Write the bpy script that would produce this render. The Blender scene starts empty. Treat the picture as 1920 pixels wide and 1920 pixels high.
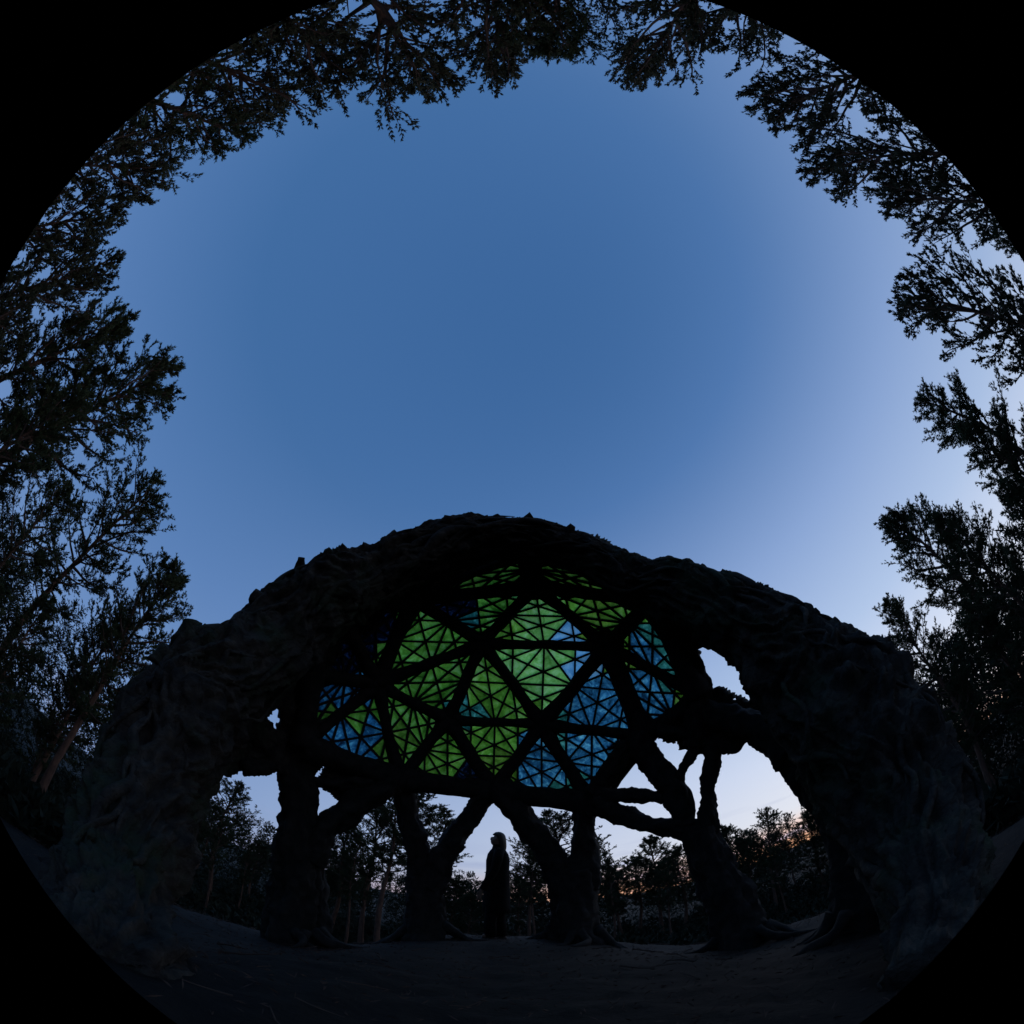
import bpy, bmesh, math, random
import numpy as np
from mathutils import Vector, Matrix, noise

R = math.radians
sc = bpy.context.scene
col = sc.collection

# ------------------------------------------------------------------ camera
# circular fisheye lens on a low tripod, looking steeply up
PX90 = 1100.0                     # image radius of 90 degrees at 1920 px
OCX, OCY = 972.0, 1035.0           # optical centre
TILT = 53.5
CAMH = 0.6
cd = bpy.data.cameras.new('camera')
cam = bpy.data.objects.new('camera', cd)
col.objects.link(cam)
sc.camera = cam
cd.type = 'PANO'
cd.panorama_type = 'FISHEYE_LENS_POLYNOMIAL'
cd.sensor_width = 36
cd.sensor_height = 36
cd.fisheye_polynomial_k0 = 0
cd.fisheye_polynomial_k1 = -(math.pi / 2) / (PX90 / 1920 * 36)
cd.fisheye_polynomial_k2 = 0
cd.fisheye_polynomial_k3 = 0
cd.fisheye_polynomial_k4 = 0
cd.fisheye_fov = R(180 * 1092 / PX90)
cd.shift_x = -(OCX - 960) / 1920
cd.shift_y = (OCY - 960) / 1920
cd.clip_start = 0.02
cd.clip_end = 1000
cam.location = (0, 0, CAMH)
cam.rotation_euler = (R(90 + TILT), 0, 0)

# ------------------------------------------------------------------ sky at dusk
w = bpy.data.worlds.new('World')
sc.world = w
w.use_nodes = True
nt = w.node_tree
for n in list(nt.nodes):
    nt.nodes.remove(n)


def N(t, **kw):
    n = nt.nodes.new(t)
    for k, v in kw.items():
        setattr(n, k, v)
    return n


def L(a, b):
    nt.links.new(a, b)


SUNAZ = 64.0
out = N('ShaderNodeOutputWorld')
bg = N('ShaderNodeBackground')
tc = N('ShaderNodeTexCoord')
nrm = N('ShaderNodeVectorMath', operation='NORMALIZE')
L(tc.outputs['Generated'], nrm.inputs[0])
sep = N('ShaderNodeSeparateXYZ')
L(nrm.outputs[0], sep.inputs[0])
dot = N('ShaderNodeVectorMath', operation='DOT_PRODUCT')
L(nrm.outputs[0], dot.inputs[0])
dot.inputs[1].default_value = (math.sin(R(SUNAZ)), math.cos(R(SUNAZ)), 0)
mr = N('ShaderNodeMapRange')
mr.inputs['From Min'].default_value = -0.7
mr.inputs['From Max'].default_value = 1.0
L(dot.outputs['Value'], mr.inputs['Value'])
pw = N('ShaderNodeMath', operation='POWER')
L(mr.outputs[0], pw.inputs[0])
pw.inputs[1].default_value = 1.7


def ramp(stops):
    r = N('ShaderNodeValToRGB')
    e = r.color_ramp.elements
    e[0].position, e[0].color = stops[0][0], (*stops[0][1], 1)
    e[1].position, e[1].color = stops[-1][0], (*stops[-1][1], 1)
    for p, c in stops[1:-1]:
        x = e.new(p)
        x.color = (*c, 1)
    L(sep.outputs['Z'], r.inputs[0])
    return r


away = ramp([(0, (.17, .26, .47)), (.12, (.17, .29, .55)), (.5, (.098, .21, .46)), (.8, (.052, .148, .355)), (1, (.046, .135, .335))])
tow = ramp([(0, (1.0, .60, .40)), (.035, (.94, .79, .73)), (.09, (.82, .84, .91)), (.22, (.70, .77, .93)), (.4, (.47, .60, .84)),
            (.62, (.30, .43, .72)), (.85, (.105, .222, .49)), (1, (.046, .135, .335))])
mx = N('ShaderNodeMix', data_type='RGBA')
L(pw.outputs[0], mx.inputs[0])
L(away.outputs[0], mx.inputs['A'])
L(tow.outputs[0], mx.inputs['B'])
# thin banks of cloud low over the sunset
cm = N('ShaderNodeMapping')
cm.inputs['Scale'].default_value = (3.0, 3.0, 22.0)
L(nrm.outputs[0], cm.inputs[0])
cn = N('ShaderNodeTexNoise')
cn.inputs['Scale'].default_value = 1.4
cn.inputs['Detail'].default_value = 4
L(cm.outputs[0], cn.inputs[0])
cr = N('ShaderNodeMapRange')
cr.inputs['From Min'].default_value = .5
cr.inputs['From Max'].default_value = .66
L(cn.outputs[0], cr.inputs['Value'])
cb = N('ShaderNodeMapRange')
cb.inputs['From Min'].default_value = .16
cb.inputs['From Max'].default_value = .06
L(sep.outputs['Z'], cb.inputs['Value'])
cf = N('ShaderNodeMath', operation='MULTIPLY')
L(cr.outputs[0], cf.inputs[0])
L(cb.outputs[0], cf.inputs[1])
cf2 = N('ShaderNodeMath', operation='MULTIPLY')
L(cf.outputs[0], cf2.inputs[0])
cf2.inputs[1].default_value = .6
dot2 = N('ShaderNodeVectorMath', operation='DOT_PRODUCT')
L(nrm.outputs[0], dot2.inputs[0])
dot2.inputs[1].default_value = (math.sin(R(27)), math.cos(R(27)), 0)
g1 = N('ShaderNodeMapRange')
g1.inputs['From Min'].default_value = .80
g1.inputs['From Max'].default_value = 1.0
L(dot2.outputs['Value'], g1.inputs['Value'])
g2 = N('ShaderNodeMapRange')
g2.inputs['From Min'].default_value = .075
g2.inputs['From Max'].default_value = .0
L(sep.outputs['Z'], g2.inputs['Value'])
g3 = N('ShaderNodeMath', operation='MULTIPLY')
L(g1.outputs[0], g3.inputs[0])
L(g2.outputs[0], g3.inputs[1])
mg = N('ShaderNodeMix', data_type='RGBA')
L(g3.outputs[0], mg.inputs[0])
L(mx.outputs['Result'], mg.inputs['A'])
mg.inputs['B'].default_value = (1.0, .50, .27, 1)
mc = N('ShaderNodeMix', data_type='RGBA')
L(cf2.outputs[0], mc.inputs[0])
L(mg.outputs['Result'], mc.inputs['A'])
mc.inputs['B'].default_value = (.30, .36, .58, 1)
L(mc.outputs['Result'], bg.inputs[0])
bg.inputs[1].default_value = 1.0
L(bg.outputs[0], out.inputs[0])

# last glow of the set sun, weak and very soft
sd = bpy.data.lights.new('sun', 'SUN')
sd.energy = 0.04
sd.angle = R(25)
sd.color = (1, .55, .32)
sun = bpy.data.objects.new('sun', sd)
col.objects.link(sun)
sdir = Vector((math.sin(R(45)) * math.cos(R(5)), math.cos(R(45)) * math.cos(R(5)), math.sin(R(5))))
sun.rotation_euler = sdir.to_track_quat('Z', 'Y').to_euler()

vs = sc.view_settings
vs.view_transform = 'Standard'
vs.look = 'None'
vs.exposure = 0
vs.gamma = 1
sc.render.film_transparent = False
sc.cycles.max_bounces = 5
sc.cycles.diffuse_bounces = 2
sc.cycles.transmission_bounces = 5
sc.cycles.transparent_max_bounces = 6

# ------------------------------------------------------------------ measuring helpers
FPX = PX90 / (math.pi / 2)
_t = R(TILT)
FWD = Vector((0, math.cos(_t), math.sin(_t)))
UPV = Vector((0, -math.sin(_t), math.cos(_t)))
CAM = Vector((0, 0, CAMH))


def ray(x, y):
    """direction in the world of a point measured in the photograph (1920 px)"""
    dx, dy = x - OCX, -(y - OCY)
    r = math.hypot(dx, dy) + 1e-9
    th = r / FPX
    s = math.sin(th)
    return Vector((s * dx / r, 0, 0)) + UPV * (s * dy / r) + FWD * math.cos(th)


def at(x, y, d):
    return CAM + ray(x, y) * d


def proj(P):
    d = (Vector(P) - CAM).normalized()
    z, a, b = d.dot(FWD), d.x, d.dot(UPV)
    th = math.acos(max(-1, min(1, z)))
    s = math.hypot(a, b) + 1e-12
    return OCX + FPX * th * a / s, OCY - FPX * th * b / s


# the vault: an ellipsoid over the clearing, seen from outside its open front
EC = Vector((0, 2.5, 0))
ER = (3.3, 3.1, 5.0)


def on_vault(x, y, k=1.0):
    d = ray(x, y)
    A = B = Cc = 0
    for i in range(3):
        o, dd, rr = CAM[i] - EC[i], d[i], ER[i] * k
        A += (dd / rr) ** 2
        B += 2 * o * dd / rr ** 2
        Cc += (o / rr) ** 2
    Cc -= 1
    D = max(B * B - 4 * A * Cc, 0)
    return CAM + d * ((-B + math.sqrt(D)) / (2 * A))


def vault_normal(P):
    return Vector(((P.x - EC.x) / ER[0] ** 2, (P.y - EC.y) / ER[1] ** 2, (P.z - EC.z) / ER[2] ** 2)).normalized()


# ------------------------------------------------------------------ object helpers
def tag(o, label=None, cat=None, group=None, kind=None):
    if label:
        o['label'] = label
    if cat:
        o['category'] = cat
    if group:
        o['group'] = group
    if kind:
        o['kind'] = kind
    return o


def obj(name, me, mat=None, parent=None):
    o = bpy.data.objects.new(name, me)
    col.objects.link(o)
    if mat is not None and me is not None and not me.materials:
        me.materials.append(mat)
    if parent is not None:
        o.parent = parent
    return o


def empty(name, loc=(0, 0, 0), rz=0):
    o = bpy.data.objects.new(name, None)
    o.empty_display_size = .3
    col.objects.link(o)
    o.location = loc
    o.rotation_euler = (0, 0, rz)
    return o


def mesh(name, verts, faces, smooth=False):
    me = bpy.data.meshes.new(name)
    me.from_pydata(verts, [], faces)
    me.validate()
    if smooth:
        me.polygons.foreach_set('use_smooth', [True] * len(me.polygons))
    me.update()
    return me


# ------------------------------------------------------------------ materials
def material(name, base, rough=.9, spec=.25):
    m = bpy.data.materials.new(name)
    m.use_nodes = True
    b = m.node_tree.nodes['Principled BSDF']
    b.inputs['Base Color'].default_value = (*base, 1)
    b.inputs['Roughness'].default_value = rough
    b.inputs['Specular IOR Level'].default_value = spec
    return m, m.node_tree, b


def noisy(name, c0, c1, scale, stretch=(1, 1, 1), bump=0.0, bdist=.02, rough=.9, detail=6, spec=.25, coord='Object'):
    m, t, b = material(name, c0, rough, spec)
    tcn = t.nodes.new('ShaderNodeTexCoord')
    mp = t.nodes.new('ShaderNodeMapping')
    mp.inputs['Scale'].default_value = stretch
    t.links.new(tcn.outputs[coord], mp.inputs[0])
    nz = t.nodes.new('ShaderNodeTexNoise')
    nz.inputs['Scale'].default_value = scale
    nz.inputs['Detail'].default_value = detail
    nz.inputs['Roughness'].default_value = .65
    t.links.new(mp.outputs[0], nz.inputs[0])
    rp = t.nodes.new('ShaderNodeValToRGB')
    rp.color_ramp.elements[0].position = .35
    rp.color_ramp.elements[1].position = .68
    rp.color_ramp.elements[0].color = (*c0, 1)
    rp.color_ramp.elements[1].color = (*c1, 1)
    t.links.new(nz.outputs[0], rp.inputs[0])
    t.links.new(rp.outputs[0], b.inputs['Base Color'])
    if bump:
        bp = t.nodes.new('ShaderNodeBump')
        bp.inputs['Strength'].default_value = bump
        bp.inputs['Distance'].default_value = bdist
        t.links.new(nz.outputs[0], bp.inputs['Height'])
        t.links.new(bp.outputs[0], b.inputs['Normal'])
    return m


M_BARK = noisy('gnarled_bark', (.012, .0095, .0078), (.066, .053, .041), 6, bump=1.0, bdist=.06)
_t = M_BARK.node_tree
_n = _t.nodes
_tc = _n.new('ShaderNodeTexCoord')
_nz = _n.new('ShaderNodeTexNoise')
_nz.inputs['Scale'].default_value = 1.1
_nz.inputs['Detail'].default_value = 8
_nz.inputs['Roughness'].default_value = .7
_t.links.new(_tc.outputs['Object'], _nz.inputs[0])
_mr = _n.new('ShaderNodeMapRange')
_mr.inputs['From Min'].default_value = .5
_mr.inputs['From Max'].default_value = .62
_t.links.new(_nz.outputs[0], _mr.inputs['Value'])
_mx = _n.new('ShaderNodeMix')
_mx.data_type = 'RGBA'
_b = _n['Principled BSDF']
_src = _b.inputs['Base Color'].links[0].from_socket
_t.links.new(_mr.outputs[0], _mx.inputs[0])
_t.links.new(_src, _mx.inputs['A'])
_mx.inputs['B'].default_value = (.028, .036, .018, 1)      # moss
_t.links.new(_mx.outputs['Result'], _b.inputs['Base Color'])
_vo = _n.new('ShaderNodeTexVoronoi')
_vo.feature = 'DISTANCE_TO_EDGE'
_vo.inputs['Scale'].default_value = 7.0
_dm = _n.new('ShaderNodeMixRGB')
_dm.inputs[0].default_value = .12
_t.links.new(_tc.outputs['Object'], _dm.inputs[1])
_t.links.new(_nz.outputs['Color'], _dm.inputs[2])
_t.links.new(_dm.outputs[0], _vo.inputs['Vector'])
_cr = _n.new('ShaderNodeMapRange')
_cr.inputs['From Max'].default_value = .09
_t.links.new(_vo.outputs['Distance'], _cr.inputs['Value'])
_b2 = _n.new('ShaderNodeBump')
_b2.inputs['Strength'].default_value = .3
_b2.inputs['Distance'].default_value = .035
_t.links.new(_cr.outputs[0], _b2.inputs['Height'])
_b1 = _b.inputs['Normal'].links[0].from_node
_t.links.new(_b2.outputs[0], _b1.inputs['Normal'])
M_BEAM = noisy('beam_bark', (.012, .0105, .009), (.034, .029, .025), 8, bump=.8, bdist=.02)
M_BAR = noisy('glazing_bar', (.02, .018, .016), (.04, .035, .03), 20)
M_PBARK = noisy('pine_bark', (.06, .033, .022), (.15, .072, .045), 7, stretch=(1, 1, .35), bump=.7, bdist=.02)
M_TWIG = noisy('twig_bark', (.06, .035, .026), (.10, .06, .042), 9)
M_NEEDLE = noisy('pine_needles', (.022, .036, .014), (.058, .070, .030), 1.3)
M_NEEDLE2 = noisy('dull_needles', (.030, .036, .018), (.066, .066, .036), 1.6)
M_BUSH = noisy('undergrowth_leaves', (.010, .015, .007), (.028, .032, .018), 1.0)
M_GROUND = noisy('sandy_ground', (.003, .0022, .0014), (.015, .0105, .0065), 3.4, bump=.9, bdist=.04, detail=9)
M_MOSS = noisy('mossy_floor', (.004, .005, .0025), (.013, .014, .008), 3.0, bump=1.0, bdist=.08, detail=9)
M_COAT = noisy('dark_wool', (.004, .004, .0045), (.008, .008, .009), 30, bump=.3, bdist=.003, spec=.1)
M_TROUSER = noisy('trouser_cloth', (.004, .004, .005), (.007, .007, .009), 30, spec=.1)
M_SHOE = noisy('shoe_leather', (.015, .013, .012), (.03, .026, .022), 12, rough=.5)
M_SKIN = noisy('skin', (.20, .125, .09), (.25, .155, .11), 12, rough=.6)
M_HAIR = noisy('fair_hair', (.03, .022, .015), (.075, .052, .034), 30, stretch=(1, 1, .15), bump=.4, bdist=.004, rough=.5)


def glass(name, c0, c1, c2, sc_=7.0):
    """handmade coloured glass: lets the sky behind through, scattered and stained"""
    m = bpy.data.materials.new(name)
    m.use_nodes = True
    t = m.node_tree
    for n in list(t.nodes):
        t.nodes.remove(n)
    o_ = t.nodes.new('ShaderNodeOutputMaterial')
    tcn = t.nodes.new('ShaderNodeTexCoord')
    nz = t.nodes.new('ShaderNodeTexNoise')
    nz.inputs['Scale'].default_value = sc_
    nz.inputs['Detail'].default_value = 5
    nz.inputs['Roughness'].default_value = .6
    nz.inputs['Distortion'].default_value = 1.2
    t.links.new(tcn.outputs['Object'], nz.inputs[0])
    rp = t.nodes.new('ShaderNodeValToRGB')
    e = rp.color_ramp.elements
    e[0].position, e[0].color = .32, (*c0, 1)
    e[1].position, e[1].color = .72, (*c2, 1)
    x = e.new(.52)
    x.color = (*c1, 1)
    t.links.new(nz.outputs[0], rp.inputs[0])
    # uneven handmade tone; brighter streaks put a glow of light into the colour
    tr = t.nodes.new('ShaderNodeBsdfTranslucent')
    tp = t.nodes.new('ShaderNodeBsdfTransparent')
    gl = t.nodes.new('ShaderNodeBsdfGlossy')
    gl.inputs['Roughness'].default_value = .25
    gl.inputs['Color'].default_value = (.6, .6, .6, 1)
    oi = t.nodes.new('ShaderNodeObjectInfo')
    mp_ = t.nodes.new('ShaderNodeMapRange')
    mp_.inputs['To Min'].default_value = .62
    mp_.inputs['To Max'].default_value = 1.18
    t.links.new(oi.outputs['Random'], mp_.inputs['Value'])
    vm = t.nodes.new('ShaderNodeVectorMath')
    vm.operation = 'SCALE'
    t.links.new(rp.outputs[0], vm.inputs[0])
    t.links.new(mp_.outputs[0], vm.inputs['Scale'])
    t.links.new(vm.outputs[0], tr.inputs[0])
    t.links.new(vm.outputs[0], tp.inputs[0])
    a = t.nodes.new('ShaderNodeMixShader')
    a.inputs[0].default_value = .16
    t.links.new(tr.outputs[0], a.inputs[1])
    t.links.new(tp.outputs[0], a.inputs[2])
    fr = t.nodes.new('ShaderNodeMixShader')
    fr.inputs[0].default_value = .03
    t.links.new(a.outputs[0], fr.inputs[1])
    t.links.new(gl.outputs[0], fr.inputs[2])
    t.links.new(fr.outputs[0], o_.inputs[0])
    return m


G_GREEN = glass('green_glass', (.045, .17, .012), (.20, .54, .05), (.44, .88, .20), 5.0)
G_LIGHT = glass('pale_green_glass', (.14, .44, .06), (.32, .80, .16), (.55, .98, .38))
G_OLIVE = glass('olive_glass', (.06, .16, .015), (.16, .36, .035), (.28, .54, .08))
G_BLUE = glass('blue_glass', (.005, .04, .08), (.045, .27, .45), (.26, .90, 1.0), 8)
G_TEAL = glass('teal_glass', (.01, .07, .055), (.045, .30, .21), (.20, .78, .58), 8)
G_NIGHT = glass('dark_blue_glass', (.001, .002, .004), (.002, .005, .013), (.035, .08, .17), 8)
G_SKYB = glass('light_blue_glass', (.12, .45, .75), (.30, .75, 1.0), (.5, .9, 1.0), 6)


# ------------------------------------------------------------------ gnarled tubes
def smooth_path(pts, rad, step):
    """Catmull-Rom through points with radii, resampled"""
    P = [Vector(p) for p in pts]
    P = [P[0] * 2 - P[1]] + P + [P[-1] * 2 - P[-2]]
    Rr = [rad[0]] + list(rad) + [rad[-1]]
    outp, outr = [], []
    for i in range(1, len(P) - 2):
        n = max(2, int((P[i + 1] - P[i]).length / step))
        for k in range(n):
            t = k / n
            a, b, c, d = P[i - 1], P[i], P[i + 1], P[i + 2]
            v = .5 * ((2 * b) + (c - a) * t + (2 * a - 5 * b + 4 * c - d) * t * t + (3 * b - a - 3 * c + d) * t ** 3)
            outp.append(v)
            outr.append(Rr[i] + (Rr[i + 1] - Rr[i]) * (t * t * (3 - 2 * t)))
    outp.append(P[-2])
    outr.append(Rr[-2])
    return outp, outr


def bark_tube(name, pts, rad, mat=None, seed=0, seg=20, step=.05, amp=.16, fine=.05, lump=2.2, flat=1.0, twist=0.0, parent=None, smooth=True, ridge=.0, grain=.45):
    P, rr = smooth_path(pts, rad, step)
    rnd = random.Random(seed)
    off = Vector((rnd.uniform(0, 99), rnd.uniform(0, 99), rnd.uniform(0, 99)))
    verts, faces = [], []
    T0 = (P[1] - P[0]).normalized()
    ref = Vector((0, 0, 1)) if abs(T0.z) < .9 else Vector((1, 0, 0))
    Nn = T0.cross(ref).normalized()
    s = 0
    for i, p in enumerate(P):
        T = (P[min(i + 1, len(P) - 1)] - P[max(i - 1, 0)]).normalized()
        Nn = (Nn - T * Nn.dot(T)).normalized()
        Bn = T.cross(Nn)
        if i:
            s += (p - P[i - 1]).length
        for k in range(seg):
            a = 2 * math.pi * k / seg + twist * s
            dv = Nn * math.cos(a) + Bn * math.sin(a)
            q = p + dv * rr[i]
            # lumps, long ridges that run with the wood, and small crumbs
            gq = Vector((math.cos(a) * rr[i], math.sin(a) * rr[i], s * grain)) + off
            d = noise.fractal(gq * lump, 1.0, 2.0, 3) * amp * rr[i] * 1.6
            if ridge:
                wq = noise.noise(q * 1.9 + off) * .9
                rq = Vector((math.cos(a + wq) * 3.2, math.sin(a + wq) * 3.2, s * .8)) + off
                rg = (1 - abs(noise.noise(rq)) * 2.4) + .55 * (1 - abs(noise.noise(rq * 2.3)) * 2.4) + .3 * (1 - abs(noise.noise(Vector((rq.x * 5, rq.y * 5, rq.z * 2.6)))) * 2.4)
                d += (rg - .7) * ridge * min(rr[i], .45)
            d += noise.noise(gq * 8) * fine * .6 + noise.noise(gq * 17 + off) * fine * .45 + abs(noise.noise(q * 34 + off)) * fine * .35 - fine * .1
            verts.append(q + dv * d)
    n = len(P)
    for i in range(n - 1):
        for k in range(seg):
            a, b = i * seg + k, i * seg + (k + 1) % seg
            faces.append((a, b, b + seg, a + seg))
    faces.append(tuple(range(seg - 1, -1, -1)))
    faces.append(tuple((n - 1) * seg + k for k in range(seg)))
    me = mesh(name, [tuple(v) for v in verts], faces, smooth)
    return obj(name, me, mat, parent)


# ------------------------------------------------------------------ the sculpture
ROOT = empty('root_pavilion', (0, 2.5, 0))
tag(ROOT, 'huge dark root-like arch and vault on forked legs, with green and blue glass triangles', 'pavilion')
ROOTM = Matrix.Translation((0, 2.5, 0))


def adopt(o, parent=ROOT):
    """parts are built where they stand, then carried by the thing's base"""
    o.parent = parent
    if parent is ROOT:
        o.matrix_parent_inverse = ROOTM.inverted()
    return o


# rim arch: (outer edge px, inner edge px, distance m), from the near foot at one side over the crown to the other
ARCH = [((30, 1790), (392, 1930), 1.75), ((62, 1700), (352, 1830), 2.1), ((100, 1600), (322, 1720), 2.6), ((140, 1500), (352, 1610), 3.0),
        ((185, 1400), (392, 1505), 3.35), ((243, 1305), (445, 1400), 3.6), ((302, 1255), (500, 1325), 3.8),
        ((412, 1202), (565, 1262), 4.0), ((488, 1126), (620, 1195), 4.2), ((566, 1070), (690, 1145), 4.4), ((646, 1052), (745, 1110), 4.55),
        ((740, 1004), (810, 1085), 4.7), ((850, 972), (895, 1050), 4.8), ((1000, 972), (1000, 1048), 4.8),
        ((1110, 1008), (1088, 1074), 4.75), ((1200, 1048), (1165, 1130), 4.6), ((1320, 1068), (1240, 1160), 4.4),
        ((1460, 1118), (1352, 1220), 4.1), ((1590, 1188), (1422, 1315), 3.8), ((1700, 1245), (1465, 1400), 3.5),
        ((1780, 1340), (1530, 1490), 3.2), ((1830, 1450), (1590, 1590), 2.9), ((1850, 1560), (1640, 1690), 2.5), ((1850, 1680), (1660, 1790), 2.1),
        ((1830, 1790), (1640, 1900), 1.8)]
pts, rad = [], []
for o_, i_, d in ARCH:
    a, b = ray(*o_), ray(*i_)
    c = (a + b).normalized()
    ang = a.angle(b) / 2
    pts.append(CAM + c * d)
    rad.append(d * math.sin(ang) * .93)
adopt(bark_tube('arch', pts, rad, M_BARK, seed=3, seg=150, step=.028, amp=.11, fine=.08, lump=2.0, ridge=.16, twist=.25, grain=.6))

# long woody strands that creep along the arch, half sunk in its bark
aP, aR = smooth_path(pts, rad, .05)
srnd = random.Random(31)


def frame_at(i):
    T = (aP[min(i + 1, len(aP) - 1)] - aP[max(i - 1, 0)]).normalized()
    X = T.cross(Vector((0, 1, 0))).normalized()
    return T, X, T.cross(X)


for k in range(90):
    n_s = srnd.randint(14, 60)
    i0 = srnd.randint(0, len(aP) - n_s - 2)
    a0 = srnd.uniform(0, 2 * math.pi)
    dr = srnd.uniform(-.06, .06)
    ph = srnd.uniform(0, 6)
    r0 = srnd.uniform(.018, .055)
    sp, sr = [], []
    for q in range(0, n_s + 1, 3):
        T, X, Y = frame_at(i0 + q)
        a = a0 + dr * q + .16 * math.sin(q * .33 + ph)
        lift = 1.02 + .05 * math.sin(q * .5 + ph) + (.10 if q in (0,) else 0) * 0
        sp.append(aP[i0 + q] + (X * math.cos(a) + Y * math.sin(a)) * aR[i0 + q] * lift)
        sr.append(r0 * (.35 + .65 * math.sin(math.pi * min(1, .08 + q / n_s * .9))))
    adopt(bark_tube('root_strand', sp, sr, M_BARK, seed=300 + k, seg=8, step=.05, amp=.35, fine=.02, lump=5))

# lumps and broken bark standing up along the top of the arch
FLAKES = [((350, 1240), (360, 1164), 3.85, .17, .11), ((372, 1215), (396, 1184), 3.85, .13, .08), ((552, 1112), (566, 1046), 4.35, .13, .05),
          ((590, 1090), (612, 1062), 4.4, .06, .05), ((592, 1092), (646, 1022), 4.4, .05, .022), ((645, 1080), (672, 1030), 4.5, .10, .08),
          ((835, 985), (845, 968), 4.7, .10, .08), ((870, 985), (880, 972), 4.7, .09, .07), ((985, 980), (998, 967), 4.75, .09, .06), ((1065, 1000), (1075, 985), 4.7, .08, .05),
          ((1280, 1070), (1290, 1050), 4.4, .07, .05), ((1350, 1090), (1358, 1068), 4.3, .06, .04), ((1440, 1122), (1446, 1102), 4.1, .07, .04),
          ((300, 1250), (318, 1216), 3.7, .14, .09), ((730, 1018), (745, 1000), 4.6, .06, .05), ((1180, 1050), (1196, 1040), 4.55, .07, .05),
          ((1560, 1180), (1572, 1163), 3.85, .06, .05), ((1690, 1250), (1702, 1236), 3.5, .08, .06), ((480, 1130), (486, 1108), 4.1, .08, .05)]
for k, (a, b, d, r0, r1) in enumerate(FLAKES):
    A, B = at(*a, d), at(*b, d)
    mid = (A + B) / 2 + Vector((random.Random(k).uniform(-.03, .03), 0, 0))
    adopt(bark_tube('bark_flake', [A, mid, B], [r0, (r0 + r1) / 2, r1], M_BARK, seed=40 + k, seg=14, step=.03, amp=.3, fine=.05, lump=6))

# nodes of the triangular lattice, measured, laid on the vault
ND = dict(a=(905, 1205), b=(1003, 1100), c=(1138, 1212), d=(1015, 1357), e=(840, 1350), f=(708, 1282), g=(777, 1122), h=(988, 1034),
          i=(1222, 1124), j=(1312, 1302), k=(1208, 1380), l=(1108, 1502), m=(925, 1480), n=(752, 1462), o=(568, 1398), p=(585, 1262), q=(628, 1130), s=(700, 1085), t=(870, 1060), u=(1130, 1075))
NP = {k: on_vault(*v) for k, v in ND.items()}
TRI = ['agb', 'abc', 'acd', 'ade', 'aef', 'afg', 'bci', 'cij', 'cjk', 'ckd', 'dkl', 'dlm', 'dme', 'emn', 'efn', 'fno', 'fop', 'fpq', 'fgq', 'gbh', 'bih']
# edges: thick bark beams with the width they have
EDGES = {}
for t in TRI:
    for x, y in ((t[0], t[1]), (t[1], t[2]), (t[0], t[2])):
        EDGES[tuple(sorted((x, y)))] = 11.5
for e, wd in {('b', 'h'): 24, ('c', 'k'): 19, ('a', 'c'): 9.5, ('d', 'e'): 9, ('a', 'g'): 12, ('b', 'g'): 13, ('b', 'i'): 13, ('c', 'i'): 16, ('e', 'n'): 12, ('f', 'n'): 12,
              ('k', 'l'): 22, ('l', 'm'): 20, ('m', 'n'): 20, ('n', 'o'): 22, ('o', 'p'): 22, ('p', 'q'): 16, ('g', 'q'): 24, ('g', 'h'): 9, ('h', 'i'): 9,
              ('i', 'j'): 22, ('j', 'k'): 16, ('f', 'g'): 15, ('c', 'd'): 13, ('d', 'l'): 13, ('d', 'm'): 13, ('e', 'm'): 13, ('f', 'p'): 14, ('f', 'q'): 14}.items():
    EDGES[tuple(sorted(e))] = wd
for n_, ((x, y), wd) in enumerate(sorted(EDGES.items())):
    A, B = NP[x], NP[y]
    d = ((A + B) / 2 - CAM).length
    r = wd / FPX * d
    outw = vault_normal((A + B) / 2)
    pA, pB = A - outw * r * .1, B - outw * r * .1
    rnd = random.Random(n_ + 7)
    pp = [pA.lerp(pB, t) + Vector((rnd.uniform(-1, 1), rnd.uniform(-1, 1), rnd.uniform(-1, 1))) * .012 for t in (0, .33, .66, 1)]
    adopt(bark_tube('beam', pp, [r * 1.25, r * .92, r * .92, r * 1.25], M_BEAM, seed=100 + n_, seg=18, step=.04, amp=.07, fine=.022, lump=3))
for x in 'abcdef':
    P = NP[x]
    r = {'a': 22, 'b': 26, 'c': 34, 'd': 24, 'e': 24, 'f': 26}[x] / FPX * (P - CAM).length
    bm = bmesh.new()
    bmesh.ops.create_icosphere(bm, subdivisions=3, radius=r)
    nn = vault_normal(P)
    for v in bm.verts:
        q = v.co.copy()
        q = q - nn * q.dot(nn) * .55
        q *= 1 + .28 * noise.noise(v.co * 9 + P)
        v.co = P + q
    me = bpy.data.meshes.new('hub')
    bm.to_mesh(me)
    bm.free()
    adopt(obj('hub', me, M_BEAM))

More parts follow.
